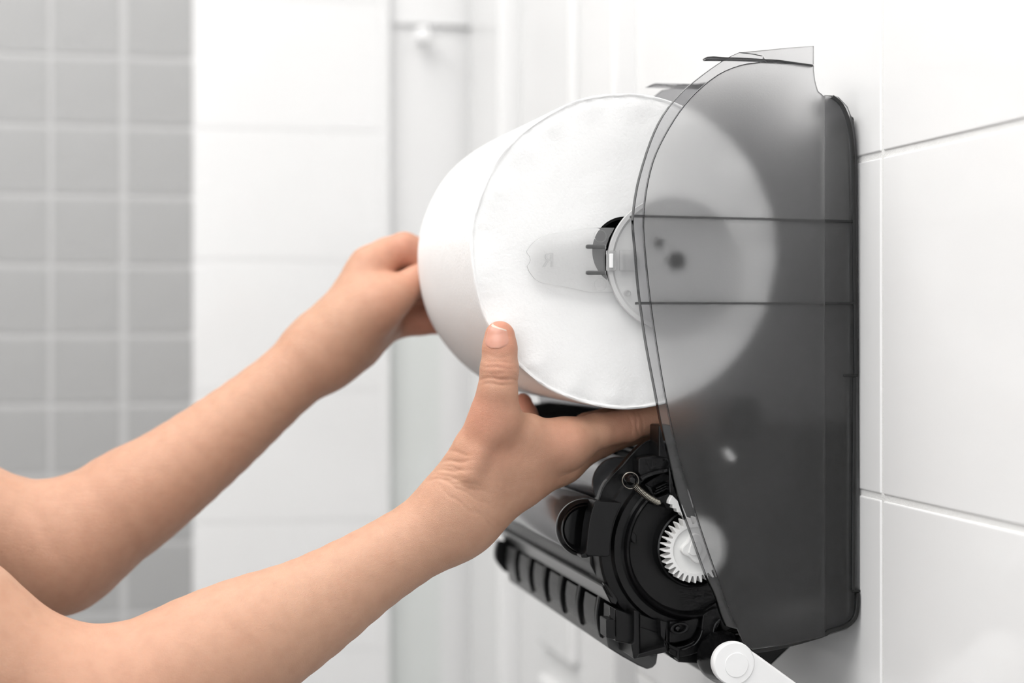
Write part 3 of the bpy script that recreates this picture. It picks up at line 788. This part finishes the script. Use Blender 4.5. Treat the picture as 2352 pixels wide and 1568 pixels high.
# lever
lev = lathe_px('lever_collar', 1687, 1524, -0.025, [(0, -.0245), (47, -.0245), (50, -.023), (52, -.016), (60, -.009), (60, .0), (0, .0)], 'black_gloss', disp, 64)
arm_px = arc(1687, 1524, 50, 112, 325, 26) + [(1745, 1507), (1840, 1576), (2050, 1745), (2040, 1790), (1990, 1800), (1940, 1770), (1670, 1600)]
la = prism_px('lever_arm', arm_px, -0.0305, -0.025, 'lever_white', disp, 0.0014, False, 4)
la['label'] = 'white feed lever arm'
lathe_px('lever_cap', 1687, 1524, -0.0315, [(0, -.0318), (47, -.0315), (49.6, -.0308), (50.4, -.0296), (50.4, -.029), (0, -.029)], 'lever_white', la, 80)
lathe_px('cap_disc', 1692, 1527, -0.0320, [(0, -.0321), (27.6, -.0321), (28.2, -.0319), (28.2, -.0314)], 'lever_white', la, 64)

# ------------------------------------------------------------------ person: body grown from tapered limbs, one continuous skin
def sd_cone(P, a, b, ra, rb, flat=None):
    """tapered limb from a to b; flat = (axis, factor) thins it across that axis"""
    ab = b - a
    L2 = float(ab @ ab)
    ap = P - a
    if L2 < 1e-12:
        h = np.zeros(len(P), np.float32)
    else:
        h = np.clip((ap @ ab) / L2, 0, 1)
    q = ap - h[:, None] * ab
    if flat is not None:
        ax, k = flat
        q = q + ((k - 1.0) * (q @ ax))[:, None] * ax
    return np.sqrt((q * q).sum(1)) - (ra + (rb - ra) * h)

def smin(a, b, k):
    h = np.clip(0.5 + 0.5 * (b - a) / k, 0, 1)
    return b + (a - b) * h - k * h * (1 - h)

V3 = lambda v: np.array(v[:], np.float32)

class Limb:
    """core: chains blended together; digits: chains blended to the core but not to each other; creases: fine folds"""
    def __init__(self):
        self.core, self.digits, self.creases = [], [], []
    def chain(self, pts, k=0.012, digit=False, flat=None, fine=0):
        if fine:                                  # smooth curve through the joints
            out = []
            for i in range(len(pts) - 1):
                p0, p1, p2, p3 = pts[max(i - 1, 0)], pts[i], pts[i + 1], pts[min(i + 2, len(pts) - 1)]
                for j in range(fine):
                    t = j / fine
                    out.append(tuple(0.5 * (2 * b_ + (c_ - a_) * t + (2 * a_ - 5 * b_ + 4 * c_ - d_) * t * t + (3 * b_ - a_ - 3 * c_ + d_) * t ** 3) for a_, b_, c_, d_ in zip(p0, p1, p2, p3)))
            pts = out + [pts[-1]]
        seg = []
        P = [(V3(W(x, y, d)), r * S(x, d)) for x, y, d, r in pts]
        for (a, ra), (b, rb) in zip(P, P[1:]):
            seg.append((a, b, ra, rb, flat))
        (self.digits if digit else self.core).append((seg, k))
    def chain_w(self, pts, k=0.02, flat=None):
        P = [(np.array(p, np.float32), r) for p, r in pts]
        self.core.append(([(a, b, ra, rb, flat) for (a, ra), (b, rb) in zip(P, P[1:])], k))
    def crease(self, px, py, d, dirpx, depth, sigma, reach, curve=0.0):
        """fold across the limb at a point; dirpx is the limb's direction in the picture"""
        c = V3(W(px, py, d))
        n = V3((RIGHT * dirpx[0] + Vector((0, 0, -dirpx[1]))).normalized())
        s = V3(RIGHT); s = s - n * float(s @ n); s /= np.linalg.norm(s) + 1e-9
        self.creases.append((c, n, s, depth, sigma, reach, curve))
    def near(self, P):
        lo_, hi_ = P.min(0), P.max(0)
        c0 = (lo_ + hi_) / 2; R0 = float(np.linalg.norm(hi_ - lo_)) / 2
        def ok(s_):
            a, b, ra, rb, _f = s_
            ab = b - a; h = min(1, max(0, float((c0 - a) @ ab) / max(float(ab @ ab), 1e-9)))
            return float(np.linalg.norm(c0 - a - h * ab)) - R0 - max(ra, rb)
        f = lambda grp: [([s_ for s_ in seg if ok(s_) < 0.04], k) for seg, k in grp]
        core = [g_ for g_ in f(self.core) if g_[0]]
        dig = [g_ for g_ in f(self.digits) if g_[0]]
        if not core:
            best = min(((ok(s_), s_, k) for seg, k in self.core for s_ in seg), key=lambda t: t[0])
            core = [([best[1]], best[2])]
        return core, dig
    def __call__(self, P, fine=True):
        core, digits = self.near(P)
        d = None
        for seg, k in core:
            c = None
            for a, b, ra, rb, fl in seg:
                e = sd_cone(P, a, b, ra, rb, fl)
                c = e if c is None else smin(c, e, 0.0015)
            d = c if d is None else smin(d, c, k)
        out = d.copy()
        for seg, k in digits:
            c = None
            for a, b, ra, rb, fl in seg:
                e = sd_cone(P, a, b, ra, rb, fl)
                c = e if c is None else smin(c, e, 0.003)
            e = smin(d, c, k)
            out = np.minimum(out, e)
        if fine:
            for c, n, s, depth, sg, reach, cv in self.creases:
                q = P - c
                r2 = (q * q).sum(1)
                m = r2 < (2.6 * reach) ** 2
                if not m.any(): continue
                qm = q[m]
                u = qm @ n; w = qm @ s
                u = u + cv * w * w + 0.0006 * np.sin(w * 420.0 + depth * 9e4)
                out[m] += depth * np.exp(-(u / sg) ** 2) * np.exp(-(r2[m] / reach ** 2))
        return out

def grow(fn, lo, hi, h, B=16):
    """blockwise surface nets -> verts, quads"""
    lo = np.array(lo, np.float32); hi = np.array(hi, np.float32)
    nb = np.ceil((hi - lo) / (h * B)).astype(int)
    I = np.stack(np.meshgrid(*[np.arange(k) for k in nb], indexing='ij'), -1).reshape(-1, 3)
    cen = lo + (I + 0.5) * (h * B)
    dc = np.concatenate([fn(c.astype(np.float32), False) for c in np.array_split(cen, max(1, len(cen) // 400))])
    I = I[np.abs(dc) < h * B * 0.95 + 0.004]
    loc = np.stack(np.meshgrid(*[np.arange(B + 1)] * 3, indexing='ij'), -1).reshape(-1, 3)
    dims = nb * B + 2
    key = lambda c: (c[..., 0] * dims[1] + c[..., 1]) * dims[2] + c[..., 2]
    ids, pos, quads = [], [], []
    n1 = B + 1
    for part in np.array_split(np.arange(len(I)), max(1, len(I) // 6)):
        base = I[part] * B
        g = base[:, None, :] + loc[None]
        P = (lo + g.reshape(-1, 3) * h).astype(np.float32)
        V = fn(P).reshape(len(part), n1, n1, n1)
        ins = V < 0
        corner = [(i, j, k) for i in (0, 1) for j in (0, 1) for k in (0, 1)]
        cs = [ins[:, i:i + B, j:j + B, k:k + B] for i, j, k in corner]
        cnt = sum(c.astype(np.int8) for c in cs)
        act = (cnt > 0) & (cnt < 8)
        w = np.argwhere(act)
        if len(w) == 0: continue
        acc = np.zeros((len(w), 3)); num = np.zeros(len(w))
        vals = {c: V[w[:, 0], w[:, 1] + c[0], w[:, 2] + c[1], w[:, 3] + c[2]] for c in corner}
        for c in corner:
            for ax in range(3):
                if c[ax]: continue
                d = list(c); d[ax] = 1; d = tuple(d)
                va, vb = vals[c], vals[d]
                m = (va < 0) != (vb < 0)
                t = np.where(m, va / np.where(m, va - vb, 1), 0)
                p = np.zeros((len(w), 3)); p[:] = c; p[:, ax] += t
                acc += np.where(m[:, None], p, 0); num += m
        gc_ = base[w[:, 0]] + w[:, 1:]
        ids.append(key(gc_ + 1)); pos.append(lo + (gc_ + acc / num[:, None]) * h)
        for ax in range(3):
            sl0 = [slice(0, B)] * 3; sl1 = [slice(0, B)] * 3; sl1[ax] = slice(1, B + 1)
            e0 = ins[(slice(None), *sl0)]; e1 = ins[(slice(None), *sl1)]
            ch = np.argwhere(e0 != e1)
            if len(ch) == 0: continue
            flip = e0[tuple(ch.T)]
            gb = base[ch[:, 0]] + ch[:, 1:] + 1
            a1, a2 = (ax + 1) % 3, (ax + 2) % 3
            def off(x, y):
                o_ = gb.copy(); o_[:, a1] -= x; o_[:, a2] -= y; return key(o_)
            q = np.stack([off(1, 1), off(0, 1), off(0, 0), off(1, 0)], 1)
            q[~flip] = q[~flip][:, ::-1]
            quads.append(q)
    ids = np.concatenate(ids); pos = np.concatenate(pos); quads = np.concatenate(quads)
    order = np.argsort(ids); ids = ids[order]; pos = pos[order]
    ix = np.searchsorted(ids, quads); ix = np.clip(ix, 0, len(ids) - 1)
    ok = (ids[ix] == quads).all(1)
    quads = ix[ok]
    # settle the vertices on the true surface
    pos = pos.astype(np.float32); e = h * 0.25
    for part in np.array_split(np.arange(len(pos)), max(1, len(pos) // 1500)):
        p_ = pos[part]
        for _ in range(2):
            f0 = fn(p_)
            G = np.stack([(fn(p_ + np.eye(3, dtype=np.float32)[a] * e) - f0) / e for a in range(3)], 1)
            st = np.clip(f0 / np.maximum((G * G).sum(1), 0.2), -h * 0.6, h * 0.6)
            p_ = p_ - st[:, None] * G
        pos[part] = p_
    return pos, quads

# --- right arm, nearer: hand under the roll, thumb up on its face
RA = Limb()
AY = 0.004
RA.chain([(228, 1640, AY - .004, 150), (405, 1552, AY + .000, 160), (557, 1478, AY + .006, 150), (702, 1403, AY + .010, 121), (848, 1310, AY + .014, 96), (960, 1240, AY + .015, 88), (1050, 1185, AY + .014, 84)], 0.02, fine=3)
RA.chain([(228, 1640, AY - .004, 150), (-2, 1525, AY - .004, 163), (-102, 1440, AY - .004, 166), (-300, 1285, AY + .0, 170), (-560, 1085, AY + .02, 185)], 0.028)
# palm and ball of the thumb
RA.chain([(1046, 1190, .018, 78), (1110, 1120, .018, 76), (1180, 1080, .020, 66)], 0.02)
RA.chain([(1060, 1130, .012, 62), (1100, 1030, .004, 58), (1134, 960, -.004, 50)], 0.02)
RA.chain([(1120, 1065, .010, 56), (1200, 1045, .012, 50), (1300, 1016, .014, 46)], 0.012)
RA.chain([(1090, 1160, .022, 62), (1190, 1110, .026, 56), (1290, 1060, .030, 46)], 0.016)
RA.chain([(1090, 1150, .040, 56), (1180, 1100, .048, 54), (1270, 1050, .050, 46)], 0.016)
RA.chain([(1100, 1120, .060, 48), (1180, 1070, .068, 46), (1240, 1040, .070, 42)], 0.016)
# web between thumb and index
RA.chain([(1152, 975, .0, 36), (1215, 992, .006, 42), (1275, 1016, .012, 44)], 0.010)
RA.chain([(1082, 1090, -.009, 13), (1122, 1000, -.0125, 13)], 0.008)
# thumb
RA.chain([(1137, 955, -.006, 45), (1143, 895, -.011, 44), (1147, 848, -.012, 43), (1148, 800, -.0115, 38.5), (1148, 772, -.0105, 35)], 0.012, True)
# fingers: index along the roll's underside, others behind it
RA.chain([(1304, 1015, .014, 45), (1370, 990, .022, 40), (1442, 977, .030, 37), (1520, 956, .036, 31), (1580, 945, .042, 27)], 0.012, True)
RA.chain([(1290, 1056, .032, 46), (1380, 1010, .048, 38), (1450, 986, .056, 35), (1530, 962, .062, 30), (1585, 944, .066, 26)], 0.010, True)
RA.chain([(1270, 1048, .052, 44), (1350, 985, .070, 36), (1420, 958, .080, 32), (1490, 945, .086, 28), (1545, 930, .090, 25)], 0.010, True)
RA.chain([(1240, 1036, .072, 40), (1224, 992, .094, 31), (1206, 952, .109, 27), (1200, 926, .113, 23)], 0.010, True)
# folds: thumb knuckle, tip, wrist
for (x, y, dp, sg, rc, cv) in ((1146, 868, .00085, .0008, .011, 14), (1147, 845, .00055, .0008, .010, -8), (1146, 857, .00045, .0007, .010, 5), (1145, 882, .00050, .0008, .010, 12), (1147, 832, .00040, .0007, .009, -14), (1147, 820, .00030, .0007, .008, -18)):
    RA.crease(x, y, -.022, (0.05, -1), dp, sg, rc, cv)
for (x, y, dr_, dp, sg, rc, cv) in ((1028, 1062, (-.1, -.99), .0012, .0010, .013, 0), (1014, 1083, (-.1, -.99), .0010, .0010, .013, 0), (1004, 1104, (-.1, -.99), .0009, .0009, .013, 0), (1050, 1040, (.1, -.99), .0006, .0008, .012, 0), (1040, 1075, (.1, -.99), .0005, .0007, .014, 0),
        (1040, 1098, (.25, -.97), .0006, .0008, .016, 0), (1062, 1114, (.25, -.97), .0005, .0008, .016, 0), (1075, 1132, (.5, -.85), .0006, .0008, .018, 0), (1060, 1155, (.6, -.8), .0005, .0008, .016, 0), (1112, 1190, (.75, -.65), .0005, .0009, .018, 0), (1140, 1205, (.75, -.65), .0004, .0009, .016, 0)):
    RA.crease(x, y, -.004, dr_, dp * .68, sg, rc, cv)
for (x, y, dp) in ((1462, 970, .0007), (1448, 972, .0004), (1474, 968, .0004)):
    RA.crease(x, y, .022, (.97, -.2), dp, .0006, .012, 0)

# --- left arm, farther: hand gripping the far end of the roll
LA = Limb()
FY = 0.222
LA.chain([(130, 1268, FY - .01, 124), (280, 1164, FY - .006, 126), (381, 1097, FY - .004, 111), (501, 1006, FY, 96), (612, 914, FY + .002, 83), (739, 805, FY + .004, 75)], 0.02, fine=3)
LA.chain([(130, 1268, FY - .01, 124), (-60, 1195, FY - .006, 132), (-250, 1095, FY, 138), (-600, 910, FY + .02, 150)], 0.028)
LA.chain([(739, 805, FY + .004, 73), (792, 752, FY + .004, 74), (832, 700, FY + .006, 68)], 0.02)
LA.chain([(760, 800, FY + .006, 66), (815, 775, FY + .012, 66), (862, 745, FY + .018, 58)], 0.02)
LA.chain([(815, 720, FY + .004, 62), (842, 640, FY + .008, 52), (852, 616, FY + .008, 46)], 0.016)
LA.chain([(800, 750, FY - .006, 58), (868, 700, FY - .012, 50)], 0.016)
LA.chain([(868, 706, FY - .014, 48), (912, 676, FY - .012, 40), (955, 646, FY - .004, 35), (1005, 618, FY + .006, 31), (1030, 612, FY + .010, 28)], 0.012, True)      # thumb
LA.chain([(850, 614, FY + .010, 44), (890, 586, FY + .014, 40), (928, 574, FY + .014, 40), (962, 586, FY + .014, 38), (1005, 630, FY + .016, 34), (1020, 655, FY + .018, 30)], 0.010, True)   # index
LA.chain([(845, 650, FY + .026, 46), (905, 630, FY + .036, 42), (965, 630, FY + .038, 38), (1010, 680, FY + .036, 34), (1025, 710, FY + .034, 30)], 0.010, True)  # middle
LA.chain([(850, 715, FY + .036, 46), (915, 700, FY + .044, 40), (985, 705, FY + .044, 36), (1035, 725, FY + .040, 32)], 0.010, True)   # ring
LA.chain([(850, 770, FY + .034, 42), (905, 742, FY + .036, 36), (965, 736, FY + .036, 33), (1020, 738, FY + .034, 29)], 0.010, True)   # little
LA.crease(85, 1160, FY - .03, (.86, -.5), .0012, .005, .035, 0)

def limb_bounds(L, pad=0.02):
    pts = [(a, max(ra, rb)) for grp in (L.core, L.digits) for seg, _ in grp for a, b, ra, rb, _f in seg for a in (a, b)]
    lo = np.min([p - r for p, r in pts], 0) - pad
    hi = np.max([p + r for p, r in pts], 0) + pad
    return lo, hi

vr, qr = grow(RA, *limb_bounds(RA), 0.0010)
vl, ql = grow(LA, *limb_bounds(LA), 0.0022)

# --- shoulders, neck, head, hips, legs (left of the picture)
SR = np.array(W(-560, 1085, AY + .02)[:]); SL = np.array(W(-600, 910, FY + .02)[:])
mid = (SR + SL) / 2
TX = mid[0] - 0.07
BD = Limb()
SRb = SR * [1, 1, 1]; SLb = SL
top = (SRb[2] + SLb[2]) / 2
BD.chain_w([(SRb, .046), ((TX, mid[1] - .10, top + .01), .050), ((TX, mid[1] + .10, top + .01), .050), (SLb, .046)], .03)
BD.chain_w([((TX, mid[1], top - .02), .085), ((TX, mid[1], top - .20), .088), ((TX + .01, mid[1], top - .38), .080), ((TX, mid[1], top - .50), .098)], .03)
for sgn in (-1, 1):
    BD.chain_w([((TX, mid[1] + .06 * sgn, top - .03), .075), ((TX, mid[1] + .055 * sgn, top - .25), .085), ((TX, mid[1] + .05 * sgn, top - .40), .075), ((TX, mid[1] + .075 * sgn, top - .54), .088)], .03)
    BD.chain_w([((TX, mid[1] + .085 * sgn, top - .56), .085), ((TX + .02, mid[1] + .09 * sgn, .46), .054), ((TX, mid[1] + .09 * sgn, .085), .036)], .02)
    BD.chain_w([((TX - .02, mid[1] + .09 * sgn, .05), .034), ((TX + .08, mid[1] + .10 * sgn, .035), .032), ((TX + .14, mid[1] + .105 * sgn, .028), .026)], .015)
BD.chain_w([((TX, mid[1], top), .055), ((TX + .015, mid[1], top + .09), .050)], .025)
hz = top + .17
BD.chain_w([((TX + .01, mid[1], hz + .015), .082), ((TX + .035, mid[1], hz - .02), .070), ((TX + .05, mid[1], hz - .065), .045)], .02)
BD.chain_w([((TX + .098, mid[1], hz + .012), .007), ((TX + .110, mid[1], hz - .020), .009)], .010)
for sgn in (-1, 1):
    BD.chain_w([((TX + .012, mid[1] + .078 * sgn, hz + .015), .012), ((TX + .008, mid[1] + .080 * sgn, hz - .022), .010)], .006)
    BD.chain_w([((TX + .088, mid[1] + .022 * sgn, hz - .055), .010), ((TX + .095, mid[1], hz - .056), .011)], .008)
vb, qb = grow(BD, *limb_bounds(BD), 0.006)

allv = np.concatenate([vr, vl, vb]); allq = np.concatenate([qr, ql + len(vr), qb + len(vr) + len(vl)])
bme = bpy.data.meshes.new('body')
bme.vertices.add(len(allv)); bme.vertices.foreach_set('co', allv.astype(np.float32).ravel())
bme.loops.add(len(allq) * 4); bme.loops.foreach_set('vertex_index', allq.astype(np.int32).ravel())
bme.polygons.add(len(allq)); bme.polygons.foreach_set('loop_start', np.arange(0, len(allq) * 4, 4, dtype=np.int32))
bme.polygons.foreach_set('use_smooth', np.ones(len(allq), bool))
bme.update(calc_edges=True); bme.validate()
# rosier skin over knuckles and finger ends (a property of the skin itself)
fl = np.zeros(len(allv), np.float32)
for x, y, d, r, s_ in ((1147, 760, -.02, .016, .9), (1147, 845, -.02, .012, .5), (1110, 950, -.012, .02, .55), (1440, 975, .02, .018, .4), (1300, 1000, .0, .018, .35), (1130, 1010, -.006, .02, .35), (1204, 925, .11, .02, .9),
        (935, 580, FY, .02, .7), (900, 620, FY, .025, .5), (955, 650, FY - .01, .02, .5), (985, 740, FY + .03, .03, .9), (885, 690, FY - .02, .02, .3), (150, 1300, FY, .05, .3), (228, 1620, AY, .05, .25)):
    c = np.array(W(x, y, d)[:])
    fl = np.maximum(fl, s_ * np.exp(-((allv - c) ** 2).sum(1) / r ** 2))
at = bme.attributes.new('flush', 'FLOAT', 'POINT'); at.data.foreach_set('value', fl)
person = link('person', bme, 'skin')
person['label'] = 'person with bare arms holding the paper roll, only forearms and hands in view'
person['category'] = 'person'

# thumb nail: curved plate lying on the thumb, with a pale free edge
def nail_patch(rows, lift, back, name, mat):
    """rows: (picture y, angle from, angle to) round the thumb's axis; 0 faces the viewer, negative to the left"""
    m = 17; P = []; Dn = []
    for y, a0, a1, sl in rows:
        for u in np.linspace(-1, 1, m):
            c = V3(W(1148, y + sl * u, -.011))
            th = math.radians(a0 + (a1 - a0) * (u + 1) / 2)
            dv = V3(RIGHT * math.sin(th) - FWD * math.cos(th))
            P.append(c + np.float32(.016) * dv); Dn.append(dv)
    P = np.array(P, np.float32); Dn = np.array(Dn, np.float32)
    for _ in range(40):
        P -= Dn * (np.clip(RA(P, False), -.002, .002) * 0.8)[:, None]
    n = len(rows); u = np.tile(np.linspace(-1, 1, m), n)
    T = P + Dn * (lift * (1 - 0.8 * np.abs(u) ** 4))[:, None]
    Bk = P - Dn * np.float32(back)
    v = np.concatenate([T, Bk]); f = []
    N = n * m
    for i in range(n - 1):
        for j in range(m - 1):
            a = i * m + j
            f.append((a, a + 1, a + m + 1, a + m)); f.append((N + a, N + a + m, N + a + m + 1, N + a + 1))
    rim = [j for j in range(m)] + [i * m + m - 1 for i in range(1, n)] + [(n - 1) * m + j for j in range(m - 2, -1, -1)] + [i * m for i in range(n - 2, 0, -1)]
    for a, b in zip(rim, rim[1:] + rim[:1]):
        f.append((a, b, N + b, N + a))
    o = link(name, mesh_from(v, f), mat, person); shade_auto(o, 45)
    return o
nr = []
for i in range(15):
    t = i / 14
    k = 1 - max(0, (t - .5) / .5) ** 2.6 * 0.6
    nr.append((753 + 45 * t, -14 - 46 * k, -14 + 46 * k, 7 * (1 - t) ** 2))
nl = nail_patch(nr, .00050, .001, 'thumb_nail', 'nail'); nl['label'] = 'pink thumb nail'
ne = nail_patch([(749.5, -58, 28, 7), (751.4, -59, 30, 7), (753.4, -60, 31.5, 7)], .00055, .001, 'nail_edge', 'nail_edge')

# clothing, hair and eyes outside the picture
def garment(bound, grow_by, h, name, mat):
    fn = lambda P, fine=True: np.maximum(BD(P, False) - grow_by, bound(P))
    v, q = grow(fn, *limb_bounds(BD, .04), h)
    me = bpy.data.meshes.new(name); me.from_pydata(v.tolist(), [], q.tolist()); me.update()
    return link(name, me, mat, person, True)
X, Y, Z = (lambda P: P[:, 0]), (lambda P: P[:, 1]), (lambda P: P[:, 2])
garment(lambda P: np.maximum(np.maximum(Z(P) - (top + .035), (top - .56) - Z(P)), np.minimum(np.abs(Y(P) - mid[1]) - .135, Z(P) - (top - .10))), .010, .007, 'sleeveless_top', 'shirt')
garment(lambda P: np.maximum(Z(P) - (top - .50), .09 - Z(P)), .007, .008, 'trousers', 'trousers')
garment(lambda P: np.maximum((hz - .10) - Z(P), np.minimum(X(P) - (TX + .012), (hz + .055) - Z(P))), .013, .006, 'hair', 'hair')
for sgn in (-1, 1):
    me = lathe_me((0, 0, 0), [(0.0105 * math.sin(math.pi * i / 10), 0.0105 * math.cos(math.pi * i / 10)) for i in range(11)], 20)
    o = link('eye', me, 'lever_white', person, True); o.location = (TX + .088, mid[1] + .030 * sgn, hz + .008)
    me = lathe_me((0, 0, 0), [(0.0052 * math.sin(math.pi * i / 8), 0.0052 * math.cos(math.pi * i / 8)) for i in range(9)], 16)
    o = link('iris', me, 'hair', person, True); o.location = (TX + .0945, mid[1] + .030 * sgn, hz + .008)
